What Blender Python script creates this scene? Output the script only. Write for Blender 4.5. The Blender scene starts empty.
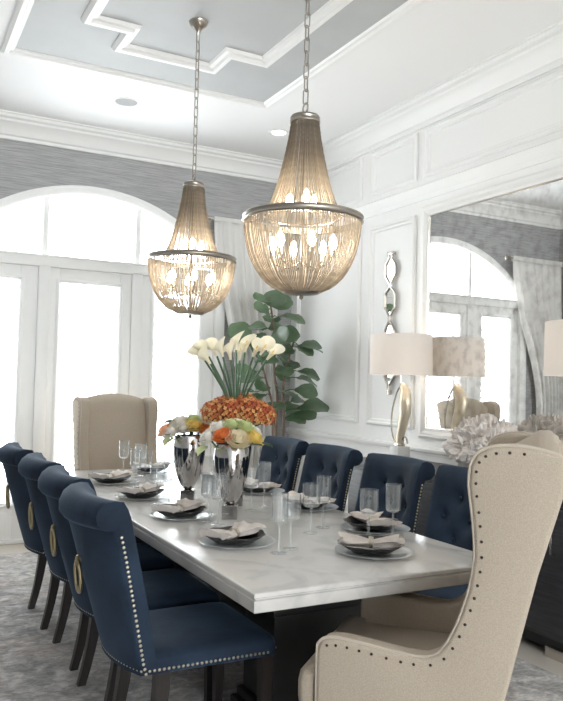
import bpy, bmesh, math, random
from mathutils import Vector, Matrix, noise
random.seed(7)
PI = math.pi
S = bpy.context.scene
COL = S.collection

# ------------------------------------------------------------------ camera
EYE = 1.45
yaw, pitch, roll = math.radians(28.073), math.radians(2.279), math.radians(1.358)
fwd = Vector((math.sin(yaw)*math.cos(pitch), math.cos(yaw)*math.cos(pitch), math.sin(pitch)))
rt0 = Vector((math.cos(yaw), -math.sin(yaw), 0)); up0 = rt0.cross(fwd)
rt = math.cos(roll)*rt0 + math.sin(roll)*up0
up = -math.sin(roll)*rt0 + math.cos(roll)*up0
cam = bpy.data.cameras.new('camera'); camo = bpy.data.objects.new('camera', cam); COL.objects.link(camo)
cam.sensor_fit = 'HORIZONTAL'; cam.sensor_width = 36; cam.lens = 745.7/563*36
cam.clip_start = 0.05
m = Matrix.Identity(4)
for i in range(3):
    m[i][0], m[i][1], m[i][2] = rt[i], up[i], -fwd[i]
m[2][3] = EYE
camo.matrix_world = m
S.camera = camo
# ------------------------------------------------------------------ world and exposure
W = bpy.data.worlds.new('sky'); S.world = W; W.use_nodes = True
bg = W.node_tree.nodes['Background']
bg.inputs[0].default_value = (0.93, 0.965, 1.0, 1); bg.inputs[1].default_value = 7.0
S.view_settings.view_transform = 'Standard'; S.view_settings.look = 'None'
S.view_settings.gamma = 1; S.view_settings.use_curve_mapping = False
S.view_settings.exposure = 1.12
try:
    S.cycles.use_denoising = True; S.cycles.max_bounces = 10; S.cycles.diffuse_bounces = 6
    S.cycles.transparent_max_bounces = 24; S.cycles.sample_clamp_indirect = 4
    S.cycles.caustics_reflective = True; S.cycles.caustics_refractive = False
except Exception:
    pass

# daylight portals: they only tell the renderer where the sky is open
def portal(name, loc, sx, sz, rot):
    l = bpy.data.lights.new(name, 'AREA'); l.shape = 'RECTANGLE'; l.size = sx; l.size_y = sz
    l.cycles.is_portal = True
    o = bpy.data.objects.new(name, l); COL.objects.link(o); o.location = loc; o.rotation_euler = rot
portal('window_portal', (1.64, 7.0, 1.62), 2.5, 3.1, (math.radians(-90), 0, 0))
portal('fill_window_portal', (.6, -7.2, 1.6), 5.0, 2.8, (math.radians(90), 0, 0))  # sky opening of the added fill window

# ------------------------------------------------------------------ materials
MATS = {}
def mat(name, col=(.8, .8, .8), rough=.5, metal=0, col2=None, nscale=8, stretch=None, lo=.35, hi=.65, detail=4,
        bump=0, bscale=None, sheen=0, coat=0, trans=None, spec=None, distort=0, tint=None):
    m = bpy.data.materials.new(name); m.use_nodes = True; MATS[name] = m
    nt = m.node_tree; p = nt.nodes['Principled BSDF']; L = nt.links
    p.inputs['Base Color'].default_value = (*col, 1)
    p.inputs['Roughness'].default_value = rough; p.inputs['Metallic'].default_value = metal
    if sheen:
        p.inputs['Sheen Weight'].default_value = sheen; p.inputs['Sheen Roughness'].default_value = .35
        if tint: p.inputs['Sheen Tint'].default_value = (*tint, 1)
    if coat: p.inputs['Coat Weight'].default_value = coat; p.inputs['Coat Roughness'].default_value = .05
    if spec is not None: p.inputs['Specular IOR Level'].default_value = spec
    if col2 or bump:
        tc = nt.nodes.new('ShaderNodeTexCoord'); mp = nt.nodes.new('ShaderNodeMapping')
        L.new(tc.outputs['Object'], mp.inputs[0])
        if stretch: mp.inputs['Scale'].default_value = stretch
        nz = nt.nodes.new('ShaderNodeTexNoise'); nz.inputs['Scale'].default_value = nscale
        nz.inputs['Detail'].default_value = detail; nz.inputs['Distortion'].default_value = distort
        L.new(mp.outputs[0], nz.inputs[0])
        if col2:
            r = nt.nodes.new('ShaderNodeValToRGB')
            r.color_ramp.elements[0].position = lo; r.color_ramp.elements[1].position = hi
            r.color_ramp.elements[0].color = (*col, 1); r.color_ramp.elements[1].color = (*col2, 1)
            L.new(nz.outputs[0], r.inputs[0]); L.new(r.outputs[0], p.inputs['Base Color'])
        if bump:
            n2 = nz
            if bscale:
                n2 = nt.nodes.new('ShaderNodeTexNoise'); n2.inputs['Scale'].default_value = bscale
                L.new(mp.outputs[0], n2.inputs[0])
            b = nt.nodes.new('ShaderNodeBump'); b.inputs['Strength'].default_value = bump
            b.inputs['Distance'].default_value = .01
            L.new(n2.outputs[0], b.inputs['Height']); L.new(b.outputs[0], p.inputs['Normal'])
    if trans:
        t = nt.nodes.new('ShaderNodeBsdfTranslucent'); t.inputs[0].default_value = (*trans[1], 1)
        mx = nt.nodes.new('ShaderNodeMixShader'); mx.inputs[0].default_value = trans[0]
        L.new(p.outputs[0], mx.inputs[1]); L.new(t.outputs[0], mx.inputs[2])
        L.new(mx.outputs[0], nt.nodes['Material Output'].inputs[0])
    return m
def emit(name, col, s):
    m = bpy.data.materials.new(name); m.use_nodes = True; MATS[name] = m
    p = m.node_tree.nodes['Principled BSDF']
    p.inputs['Base Color'].default_value = (*col, 1)
    p.inputs['Emission Color'].default_value = (*col, 1); p.inputs['Emission Strength'].default_value = s
    return m
def thin_glass(name, tint=(.995, 1, 1), haze=0.0, edge=1.7):
    m = bpy.data.materials.new(name); m.use_nodes = True; MATS[name] = m
    nt = m.node_tree; L = nt.links; nt.nodes.remove(nt.nodes['Principled BSDF'])
    tr = nt.nodes.new('ShaderNodeBsdfTransparent'); tr.inputs[0].default_value = (*tint, 1)
    gl = nt.nodes.new('ShaderNodeBsdfGlossy'); gl.inputs['Roughness'].default_value = .02
    lw = nt.nodes.new('ShaderNodeLayerWeight'); lw.inputs[0].default_value = .25
    fr = nt.nodes.new('ShaderNodeMapRange'); fr.inputs[3].default_value = .05; fr.inputs[4].default_value = .95
    pw = nt.nodes.new('ShaderNodeMath'); pw.operation = 'POWER'; pw.inputs[1].default_value = edge
    L.new(lw.outputs['Facing'], pw.inputs[0]); L.new(pw.outputs[0], fr.inputs[0])
    mx = nt.nodes.new('ShaderNodeMixShader')
    L.new(fr.outputs[0], mx.inputs[0]); L.new(tr.outputs[0], mx.inputs[1]); L.new(gl.outputs[0], mx.inputs[2])
    out = mx
    if haze:
        d = nt.nodes.new('ShaderNodeBsdfDiffuse'); d.inputs[0].default_value = (.85, .88, .9, 1)
        m2 = nt.nodes.new('ShaderNodeMixShader'); m2.inputs[0].default_value = haze
        L.new(mx.outputs[0], m2.inputs[1]); L.new(d.outputs[0], m2.inputs[2]); out = m2
    L.new(out.outputs[0], nt.nodes['Material Output'].inputs[0])
    return m

mat('white_paint', (.86, .86, .85), .45)
mat('ceiling_paint', (.88, .88, .88), .7)
mat('grey_paint', (.46, .475, .48), .6, col2=(.49, .505, .51), nscale=3)
mat('grasscloth', (.29, .29, .293), .85, col2=(.46, .462, .465), nscale=6, stretch=(1.0, 1.0, 26), lo=.3, hi=.7, detail=6, bump=.35)
mat('floor_stone', (.62, .56, .49), .35, col2=(.70, .65, .58), nscale=2.5)
mat('marble', (.63, .61, .585), .17, col2=(.40, .40, .405), nscale=3.4, stretch=(1, .6, 1), lo=.47, hi=.80, detail=10, distort=2.2)
mat('velvet', (.010, .0175, .031), .8, col2=(.020, .036, .064), nscale=5, lo=.3, hi=.7, sheen=.16, tint=(.32, .48, .72), spec=.25, bump=.08, bscale=60)
mat('linen', (.385, .325, .258), .9, col2=(.475, .41, .335), nscale=240, lo=.3, hi=.7, sheen=.1, bump=.12, bscale=300, spec=.2)
mat('piping', (.48, .42, .35), .9)
mat('dark_wood', (.010, .007, .006), .4, col2=(.020, .014, .012), nscale=9, stretch=(4, 4, .6))
mat('black_base', (.008, .008, .009), .5, col2=(.014, .013, .013), nscale=7)
mat('console_wood', (.022, .022, .025), .45, col2=(.045, .045, .05), nscale=10, stretch=(6, .5, 6), bump=.1)
mat('brass_nail', (.62, .55, .42), .3, 1)
mat('bronze_nail', (.06, .045, .035), .4, .8)
mat('aged_brass', (.42, .35, .22), .32, 1)
mat('nickel', (.62, .58, .53), .25, 1)
mat('aged_nickel', (.40, .365, .32), .3, 1)
mat('polished_silver', (.62, .60, .59), .06, 1, col2=(.40, .385, .38), nscale=9, stretch=(1, 1, .3), lo=.45, hi=.7)
mat('plate_dark', (.022, .020, .019), .28, coat=.4)
mat('napkin_cloth', (.62, .555, .51), .9, col2=(.70, .64, .60), nscale=20, bump=.2, bscale=180)
mat('napkin_ring', (.60, .54, .44), .35, .8, bump=.4, bscale=120)
mat('shade_fabric', (.84, .81, .79), .9, trans=(.35, (.9, .86, .81)), bump=.1, bscale=150)
mat('gold_horn', (.80, .70, .54), .38, .55, col2=(.50, .42, .33), nscale=2, lo=.45, hi=.75)
mat('white_stone', (.60, .59, .57), .3, col2=(.42, .41, .41), nscale=7, lo=.5, hi=.8)
mat('coral_white', (.78, .735, .70), .3, col2=(.60, .54, .495), nscale=9, lo=.45, hi=.75, trans=(.2, (.9, .85, .8)))
mat('leaf_green', (.05, .095, .052), .33, col2=(.12, .175, .10), nscale=7, spec=.7, trans=(.12, (.2, .34, .14)))
mat('bark', (.13, .085, .06), .85, col2=(.22, .16, .12), nscale=14, stretch=(3, 3, .7), bump=.4)
mat('basket', (.36, .27, .18), .85, col2=(.48, .38, .26), nscale=40, bump=.5)
mat('soil', (.035, .025, .02), .95, bump=.5, nscale=40)
mat('curtain_cloth', (.90, .89, .87), .9, trans=(.30, (.9, .9, .88)), bump=.12, bscale=200)
mat('beads', (.16, .13, .105), .22, .3, col2=(.40, .335, .27), nscale=45, lo=.35, hi=.65, trans=(.42, (.80, .745, .66)), bump=.5, bscale=170)
emit('bulb_glow', (1, .88, .70), 60)
emit('recessed_glow', (1, .95, .86), 3.0)
emit('lamp_bulb_glow', (1, .86, .68), 16)
mat('louver_paint', (.84, .84, .84), .5, trans=(.06, (.9, .9, .9)))
mat('petal_white', (.86, .83, .78), .6, trans=(.3, (.9, .88, .8)))
mat('petal_cream', (.86, .78, .60), .6, trans=(.3, (.9, .85, .6)))
mat('petal_yellow', (.88, .70, .24), .6, trans=(.3, (.95, .8, .3)))
mat('petal_orange', (.80, .26, .08), .6, trans=(.3, (.95, .4, .12)))
mat('petal_peach', (.84, .50, .33), .6, trans=(.3, (.95, .6, .4)))
mat('petal_green', (.62, .68, .38), .6, trans=(.3, (.75, .85, .4)))
mat('hydrangea_core', (.22, .06, .02), .8)
mat('calla_white', (.84, .80, .66), .5, trans=(.35, (.95, .92, .75)))
mat('calla_stem', (.045, .10, .045), .4)
mat('spadix', (.80, .55, .10), .6)
mat('speaker_grille', (.36, .36, .365), .6)
thin_glass('glass_clear', haze=.045); thin_glass('glass_thick', haze=.16); thin_glass('glass_charger', (.98, .99, .99), .30); thin_glass('window_glass', (.98, .99, .99))
thin_glass('acrylic', (.93, .95, .95), .05)
# hydrangea: colour varies from floret to floret
hm = mat('hydrangea', (.7, .3, .1), .7, trans=(.2, (.8, .4, .15)))
_n = hm.node_tree; _g = _n.nodes.new('ShaderNodeNewGeometry'); _r = _n.nodes.new('ShaderNodeValToRGB')
_r.color_ramp.elements[0].color = (.34, .05, .03, 1); _r.color_ramp.elements[1].color = (.86, .62, .25, 1)
_e = _r.color_ramp.elements.new(.5); _e.color = (.66, .19, .06, 1)
_n.links.new(_g.outputs['Random Per Island'], _r.inputs[0]); _n.links.new(_r.outputs[0], _n.nodes['Principled BSDF'].inputs['Base Color'])
bm_ = MATS['beads'].node_tree; oi = bm_.nodes.new('ShaderNodeObjectInfo'); mr = bm_.nodes.new('ShaderNodeMapRange')
mr.inputs[3].default_value = .35; mr.inputs[4].default_value = 1.25
mm = bm_.nodes.new('ShaderNodeMixRGB'); mm.blend_type = 'MULTIPLY'; mm.inputs[0].default_value = 1
bp = bm_.nodes['Principled BSDF']; src = bp.inputs['Base Color'].links[0].from_socket
bm_.links.new(oi.outputs['Random'], mr.inputs[0]); bm_.links.new(src, mm.inputs[1]); bm_.links.new(mr.outputs[0], mm.inputs[2]); bm_.links.new(mm.outputs[0], bp.inputs['Base Color'])
# rug: layered faded pattern
rm = mat('rug_wool', (.5, .5, .5), .95)
nt = rm.node_tree; L = nt.links; p = nt.nodes['Principled BSDF']
tc = nt.nodes.new('ShaderNodeTexCoord')
def nz(scale, det, dist, st=(1, 1, 1)):
    mp = nt.nodes.new('ShaderNodeMapping'); mp.inputs['Scale'].default_value = st; L.new(tc.outputs['Object'], mp.inputs[0])
    n = nt.nodes.new('ShaderNodeTexNoise'); n.inputs['Scale'].default_value = scale; n.inputs['Detail'].default_value = det
    n.inputs['Distortion'].default_value = dist; L.new(mp.outputs[0], n.inputs[0]); return n
def ramp(n, a, b, ca, cb):
    r = nt.nodes.new('ShaderNodeValToRGB'); e = r.color_ramp.elements
    e[0].position, e[1].position = a, b; e[0].color, e[1].color = (*ca, 1), (*cb, 1); L.new(n.outputs[0], r.inputs[0]); return r
r1 = ramp(nz(7, 8, 1.2), .38, .62, (.46, .44, .43), (.82, .79, .76))
r2 = ramp(nz(2.2, 4, .6), .50, .66, (0, 0, 0), (.75, .75, .75))
r3 = ramp(nz(26, 6, .8, (1, 1.6, 1)), .42, .60, (.55, .55, .56), (1.0, 1.0, 1.0))
mx = nt.nodes.new('ShaderNodeMixRGB'); L.new(r2.outputs[0], mx.inputs[0]); L.new(r1.outputs[0], mx.inputs[1]); mx.inputs[2].default_value = (.70, .61, .56, 1)
mu = nt.nodes.new('ShaderNodeMixRGB'); mu.blend_type = 'MULTIPLY'; mu.inputs[0].default_value = .65
L.new(mx.outputs[0], mu.inputs[1]); L.new(r3.outputs[0], mu.inputs[2]); L.new(mu.outputs[0], p.inputs['Base Color'])
b = nt.nodes.new('ShaderNodeBump'); b.inputs['Strength'].default_value = .4; b.inputs['Distance'].default_value = .01
L.new(nz(180, 2, 0).outputs[0], b.inputs['Height']); L.new(b.outputs[0], p.inputs['Normal'])
# antiqued mirror
am = mat('antique_mirror', (.92, .92, .91), .012, 1, col2=(.66, .65, .64), nscale=14, lo=.45, hi=.72, detail=12)

# ------------------------------------------------------------------ mesh helpers
class G:
    def __init__(s): s.v = []; s.f = []
    def add(s, vs, fs):
        o = len(s.v); s.v += [tuple(v) for v in vs]; s.f += [tuple(i+o for i in f) for f in fs]; return s
    def box(s, x0, x1, y0, y1, z0, z1, r=0, seg=2, M=None):
        bm = bmesh.new(); bmesh.ops.create_cube(bm, size=1)
        for v in bm.verts:
            v.co = Vector((x0+(v.co.x+.5)*(x1-x0), y0+(v.co.y+.5)*(y1-y0), z0+(v.co.z+.5)*(z1-z0)))
        if r: bmesh.ops.bevel(bm, geom=bm.edges[:], offset=r, segments=seg, profile=.5, affect='EDGES')
        if M: bm.transform(M)
        bm.verts.index_update()
        s.add([v.co for v in bm.verts], [[v.index for v in f.verts] for f in bm.faces]); bm.free(); return s
    def grid(s, rows, cu=False, cv=False, flip=False):
        n, k = len(rows), len(rows[0]); fs = []
        for i in range(n if cu else n-1):
            for j in range(k if cv else k-1):
                a, b_, c, d = i*k+j, i*k+(j+1) % k, ((i+1) % n)*k+(j+1) % k, ((i+1) % n)*k+j
                fs.append((a, d, c, b_) if flip else (a, b_, c, d))
        return s.add([p for r_ in rows for p in r_], fs)
    def cap(s, ring, flip=False):
        return s.add(ring, [tuple(range(len(ring)))[::-1] if flip else tuple(range(len(ring)))])
    def lathe(s, prof, n=24, c=(0, 0, 0), cap0=True, cap1=True):
        rows = [[(c[0]+r_*math.cos(2*PI*j/n), c[1]+r_*math.sin(2*PI*j/n), c[2]+z) for j in range(n)] for r_, z in prof]
        s.grid(rows, cv=True)
        if cap0 and prof[0][0] > 1e-4: s.cap(rows[0], True)
        if cap1 and prof[-1][0] > 1e-4: s.cap(rows[-1])
        return s
    def tube(s, path, rad, n=8, closed=False, caps=True, flat=1.0, upv=None):
        P = [Vector(p) for p in path]; N = len(P); rows = []
        u = Vector(upv) if upv else None
        for i in range(N):
            t = (P[(i+1) % N]-P[i-1]) if closed else (P[min(i+1, N-1)]-P[max(i-1, 0)])
            t.normalize()
            if u is None: u = Vector((0, 0, 1)) if abs(t.z) < .9 else Vector((1, 0, 0))
            a = t.cross(u)
            if a.length < 1e-6: a = t.orthogonal()
            a.normalize(); b_ = a.cross(t); b_.normalize()
            if not upv: u = b_
            r_ = rad[i] if isinstance(rad, (list, tuple)) else rad
            rows.append([P[i]+a*(r_*math.cos(2*PI*j/n))+b_*(r_*flat*math.sin(2*PI*j/n)) for j in range(n)])
        s.grid(rows, cu=closed, cv=True)
        if caps and not closed: s.cap(rows[0], True); s.cap(rows[-1])
        return s
    def prism(s, poly, a, b_, axis='x'):
        f = {'x': lambda p, t: (t, p[0], p[1]), 'y': lambda p, t: (p[0], t, p[1]), 'z': lambda p, t: (p[0], p[1], t)}[axis]
        n = len(poly); vs = [f(p, a) for p in poly]+[f(p, b_) for p in poly]
        return s.add(vs, [tuple(range(n)), tuple(range(2*n-1, n-1, -1))]+[(i, i+n, (i+1) % n+n, (i+1) % n) for i in range(n)])
    def rings(s, loops, cap0=False, cap1=True):
        s.grid(loops, cv=True)
        if cap0: s.cap(loops[0], True)
        if cap1: s.cap(loops[-1])
        return s
    def build(s, name, m, parent=None, ang=40, bevel=0, bseg=3, kind=None, label=None):
        me = bpy.data.meshes.new(name); me.from_pydata([tuple(v) for v in s.v], [], s.f); me.validate()
        bm = bmesh.new(); bm.from_mesh(me)
        bmesh.ops.remove_doubles(bm, verts=bm.verts, dist=1e-5)
        bmesh.ops.recalc_face_normals(bm, faces=bm.faces)
        if bevel:
            ed = [e for e in bm.edges if len(e.link_faces) == 2 and e.calc_face_angle(0) > math.radians(30)]
            bmesh.ops.bevel(bm, geom=ed, offset=bevel, segments=bseg, profile=.5, affect='EDGES', clamp_overlap=True)
        bm.to_mesh(me); bm.free()
        me.polygons.foreach_set('use_smooth', [True]*len(me.polygons)); me.set_sharp_from_angle(angle=math.radians(ang))
        me.materials.append(MATS[m])
        o = bpy.data.objects.new(name, me); COL.objects.link(o)
        if parent: o.parent = parent
        if kind: o['kind'] = kind
        if label: o['label'] = label
        return o
def tag(o, label, cat, group=None):
    o['label'] = label; o['category'] = cat
    if group: o['group'] = group
    return o
def thing(name, label, cat, loc=(0, 0, 0), rz=0, group=None):
    o = bpy.data.objects.new(name, None); COL.objects.link(o); o.location = loc; o.rotation_euler = (0, 0, rz)
    o.empty_display_size = .1
    return tag(o, label, cat, group)
def struct(o): o['kind'] = 'structure'; return o
def sempty(name, loc=(0, 0, 0)):
    o = bpy.data.objects.new(name, None); COL.objects.link(o); o.location = loc; return struct(o)
def kid(src, parent, M):
    c = src.copy(); COL.objects.link(c); c.parent = parent; c.matrix_local = M; return c
def dup(root, loc, rz, label=None, group=None):
    r = root.copy(); COL.objects.link(r); r.location = loc; r.rotation_euler = (0, 0, rz)
    if label: r['label'] = label
    if group: r['group'] = group
    for ch in list(root.children):
        c = ch.copy(); COL.objects.link(c); c.parent = r
        for g in ch.children:
            d = g.copy(); COL.objects.link(d); d.parent = c
    return r
def lerp(a, b_, t): return a+(b_-a)*t
def smooth_path(pts, n):
    out = []; P = [Vector(p) for p in pts]; N = len(P)
    for i in range(N-1):
        p0, p1, p2, p3 = P[max(i-1, 0)], P[i], P[i+1], P[min(i+2, N-1)]
        for k in range(n):
            t = k/n
            out.append(.5*((2*p1)+(p2-p0)*t+(2*p0-5*p1+4*p2-p3)*t*t+(3*p1-p0-3*p2+p3)*t**3))
    out.append(P[-1]); return out

# ------------------------------------------------------------------ the room
XL, XR, YF, YB, H = -.25, 3.70, 6.74, -7.0, 3.66
CX = 1.64
XH = -2.5
struct(G().box(XH-.15, XR+.15, YB-.15, YF+.4, -.1, 0).build('floor', 'floor_stone'))
struct(G().box(XH-.15, XR+.15, YB-.15, YF+.2, H, H+.12).build('ceiling', 'ceiling_paint'))
struct(G().box(XH-.15, XH, YB, 1.5, 0, H).build('wall_hall', 'grasscloth'))
struct(G().box(XH-.15, XL-.15, 1.5, 1.65, 0, H).build('wall_hall_end', 'grasscloth'))
g = G(); g.box(XH-.15, -1.9, YB-.15, YB, 0, H); g.box(3.1, XR+.15, YB-.15, YB, 0, H); g.box(-1.9, 3.1, YB-.15, YB, 0, .2); g.box(-1.9, 3.1, YB-.15, YB, 3.0, H)
struct(g.build('wall_rear', 'white_paint'))
w2 = sempty('added_fill_window')  # unseen window added behind the camera to supply fill light
for k in range(5): G().box(-1.9+k*1.235, -1.84+k*1.235, YB-.12, YB-.05, .2, 3.0).build('mullion', 'white_paint', w2)
for zz in (.2, 2.94): G().box(-1.9, 3.1, YB-.11, YB-.06, zz, zz+.06).build('window_rail', 'white_paint', w2)
for k in range(4): G().box(-1.84+k*1.235, -1.9+(k+1)*1.235, YB-.085, YB-.08, .26, 2.94).build('pane', 'window_glass', w2)
struct(G().box(XR, XR+.15, YB, YF+.2, 0, H).build('wall_right', 'white_paint'))
struct(G().box(XL-.15, XL, 1.5, YF+.2, 0, H).build('wall_left', 'grasscloth'))
R_OUT, R_IN, ZC, ZS = 1.60, 1.52, 1.56, 2.49
HW_O, HW_I = 1.30, 1.205
def arch_pts(R, hw, n=28):
    a0 = math.asin(hw/R)
    return [(CX+R*math.sin(a), ZC+R*math.cos(a)) for a in [lerp(-a0, a0, i/n) for i in range(n+1)]]
poly = [(XL, 0), (CX-1.25, 0), (CX-1.25, ZS)]+arch_pts(1.56, 1.25)[0:]+[(CX+1.25, ZS), (CX+1.25, 0), (XR, 0), (XR, H), (XL, H)]
struct(G().prism(poly, YF, YF+.2, 'y').build('wall_far', 'grasscloth'))
# baseboards
def baseboard(name, a, b_, fixed, axis, sgn):
    prof = [(0, 0), (.02, 0), (.02, .13), (.012, .15), (.012, .165), (0, .17)]
    g = G()
    if axis == 'y': g.add([(fixed+sgn*p_, t, z) for t in (a, b_) for p_, z in prof], [])
    else: g.add([(t, fixed+sgn*p_, z) for t in (a, b_) for p_, z in prof], [])
    n = len(prof); g.f += [(i, i+1, i+1+n, i+n) for i in range(n-1)]+[tuple(range(n)), tuple(range(2*n-1, n-1, -1))]
    return struct(g.build(name, 'white_paint'))
baseboard('baseboard_right', YB, YF, XR, 'y', -1)
baseboard('baseboard_left', 1.5, YF, XL, 'y', 1)
baseboard('baseboard_far', CX+HW_O, XR, YF, 'x', -1)
# crown mouldings
TN = [0]
def trimname(): TN[0] += 1; return 'trim_%d' % TN[0]
CP = [(0, .19), (.018, .19), (.022, .165), (.04, .155), (.055, .12), (.085, .08), (.115, .062), (.12, .045), (.15, .035), (.155, .012), (.175, .01), (.175, 0), (0, 0)]
def crown(pts_fn):
    g = G(); n = len(CP)
    rows = [[pts_fn(t, o, H-d) for o, d in CP] for t in (0, 1)]
    g.grid(rows, cv=True); g.cap(rows[0]); g.cap(rows[1])
    return struct(g.build(trimname(), 'white_paint', ang=25))
crown(lambda t, o, z: (XR-o, lerp(YB, YF-o, t), z))
crown(lambda t, o, z: (XL+o, lerp(1.5, YF-o, t), z))
crown(lambda t, o, z: (lerp(XL+o, XR-o, t), YF-o, z))
# ceiling medallion: grey fields and white mouldings, stepped inner frame
Y0c, Y1c, YM = 1.88, 5.30, 3.585
def inset_poly(P, d):
    n = len(P); out = []
    for i in range(n):
        a, b_, c = Vector(P[i-1]), Vector(P[i]), Vector(P[(i+1) % n])
        e1 = (b_-a).normalized(); e2 = (c-b_).normalized()
        n1 = Vector((-e1.y, e1.x)); n2 = Vector((-e2.y, e2.x))
        out.append(tuple(b_+(n1+n2)*d))
    return out
def ceil_frame(P, prof):
    g = G(); loops = []
    for d, dz in prof: loops.append([(x, y, H-dz) for x, y in inset_poly(P, d)])
    g.grid(loops, cv=True)
    return struct(g.build(trimname(), 'white_paint', ang=25))
OUT = [(.62, Y0c-.03), (2.67, Y0c-.03), (2.67, Y1c+.03), (.62, Y1c+.03)]
struct(G().prism(inset_poly(OUT, .05), H-.006, H+.01, 'z').build('ceiling_panel', 'grey_paint'))
ceil_frame(OUT, [(0, 0), (0, .02), (.02, .035), (.045, .035), (.055, .02), (.075, .018), (.085, .006), (.085, 0)])
a, b_, c_, d_ = .99, 2.29, 1.26, 2.02
yi, yo = 4.59, 4.88; yi2, yo2 = 2*YM-yi, 2*YM-yo
INN = [(a, yi2), (c_, yi2), (c_, yo2), (d_, yo2), (d_, yi2), (b_, yi2), (b_, yi), (d_, yi), (d_, yo), (c_, yo), (c_, yi), (a, yi)]
ceil_frame(INN, [(0, 0), (0, .02), (.018, .045), (.05, .045), (.06, .028), (.085, .025), (.095, .006), (.095, 0)])
# right wall: mouldings
FP = [(0, 0), (0, .016), (.012, .028), (.024, .028), (.034, .014), (.05, .012), (.058, 0)]
def wall_frame(y0, y1, z0, z1, prof=FP, mt='white_paint'):
    g = G(); loops = []
    for d, o in prof:
        loops.append([(XR-o, y0+d, z0+d), (XR-o, y1-d, z0+d), (XR-o, y1-d, z1-d), (XR-o, y0+d, z1-d)])
    g.grid(loops, cv=True)
    return struct(g.build(trimname(), mt, ang=25))
spans = [(5.47, 6.60), (4.70, 5.33), (2.78, 4.60), (2.03, 2.66), (.5, 1.90)]
for k, (y0, y1) in enumerate(spans):
    if k != 2: wall_frame(y0, y1, 1.09, 2.79)
    wall_frame(y0, y1, 3.06, 3.45)
    wall_frame(y0, y1, .24, .84)
wall_frame(2.78, 4.60, 1.03, 2.83, [(0, 0), (0, .03), (.02, .045), (.04, .045), (.06, .025), (.08, .022), (.09, .016)])
def rail(z0, prof):
    g = G(); rows = [[(XR-o, y, z0+z) for o, z in prof] for y in (YB, YF)]
    g.grid(rows, cv=True); g.cap(rows[0]); g.cap(rows[1]); return struct(g.build(trimname(), 'white_paint', ang=25))
rail(.90, [(0, 0), (.012, 0), (.016, .02), (.03, .03), (.035, .05), (.028, .065), (.01, .07), (0, .07)])
rail(2.89, [(0, 0), (.012, 0), (.018, .03), (.035, .05), (.045, .085), (.05, .10), (.03, .115), (0, .118)])

# ---- arched window and french doors
YD = YF+.06
win = sempty('window_1')
def sweep_frame(name, outer, inner, y0, y1, parent, mt='white_paint'):
    rows = []
    for o, i in zip(outer, inner):
        mid = (lerp(o[0], i[0], .35), lerp(o[1], i[1], .35))
        rows.append([(o[0], y1, o[1]), (o[0], y0+.012, o[1]), (mid[0], y0, mid[1]), (lerp(o[0], i[0], .8), y0+.006, lerp(o[1], i[1], .8)), (i[0], y0+.02, i[1]), (i[0], y1, i[1])])
    return G().grid(rows, cv=True).build(name, mt, parent, ang=30)
ao, ai = arch_pts(R_OUT, HW_O, 40), arch_pts(R_IN, HW_I, 40)
sweep_frame('arch_casing', [(CX-HW_O, 0)]+ao+[(CX+HW_O, 0)], [(CX-HW_I, 0)]+ai+[(CX+HW_I, 0)], YF-.035, YF+.2, win)
G().box(CX-1.22, CX+1.22, YF+.0, YF+.16, 2.40, 2.50, .008).build('transom', 'white_paint', win)
G().box(CX-1.22, CX+1.22, YF-.02, YF+.05, 2.485, 2.505, .006).build('transom_ledge', 'white_paint', win)
for sx in (-1, 1):
    xm = CX+sx*.42
    G().box(xm-.05, xm+.05, YF+.0, YF+.16, 0, 2.42, .008).build('post', 'white_paint', win)
    zt = ZC+math.sqrt(1.54**2-.42**2)
    G().box(xm-.026, xm+.026, YF+.02, YF+.14, 2.48, zt, .006).build('mullion', 'white_paint', win)
def arch_z(x, R=1.53): return ZC+math.sqrt(max(R*R-(x-CX)**2, 0))
for x0, x1 in ((CX-1.22, CX-.42), (CX-.42, CX+.42), (CX+.42, CX+1.22)):
    xs = [lerp(x0, x1, i/12) for i in range(13)]
    G().prism([(x0, 2.48)]+[(x1, 2.48)]+[(x, arch_z(x)) for x in reversed(xs)], YF+.09, YF+.096, 'y').build('pane', 'window_glass', win)
ln = None
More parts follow.
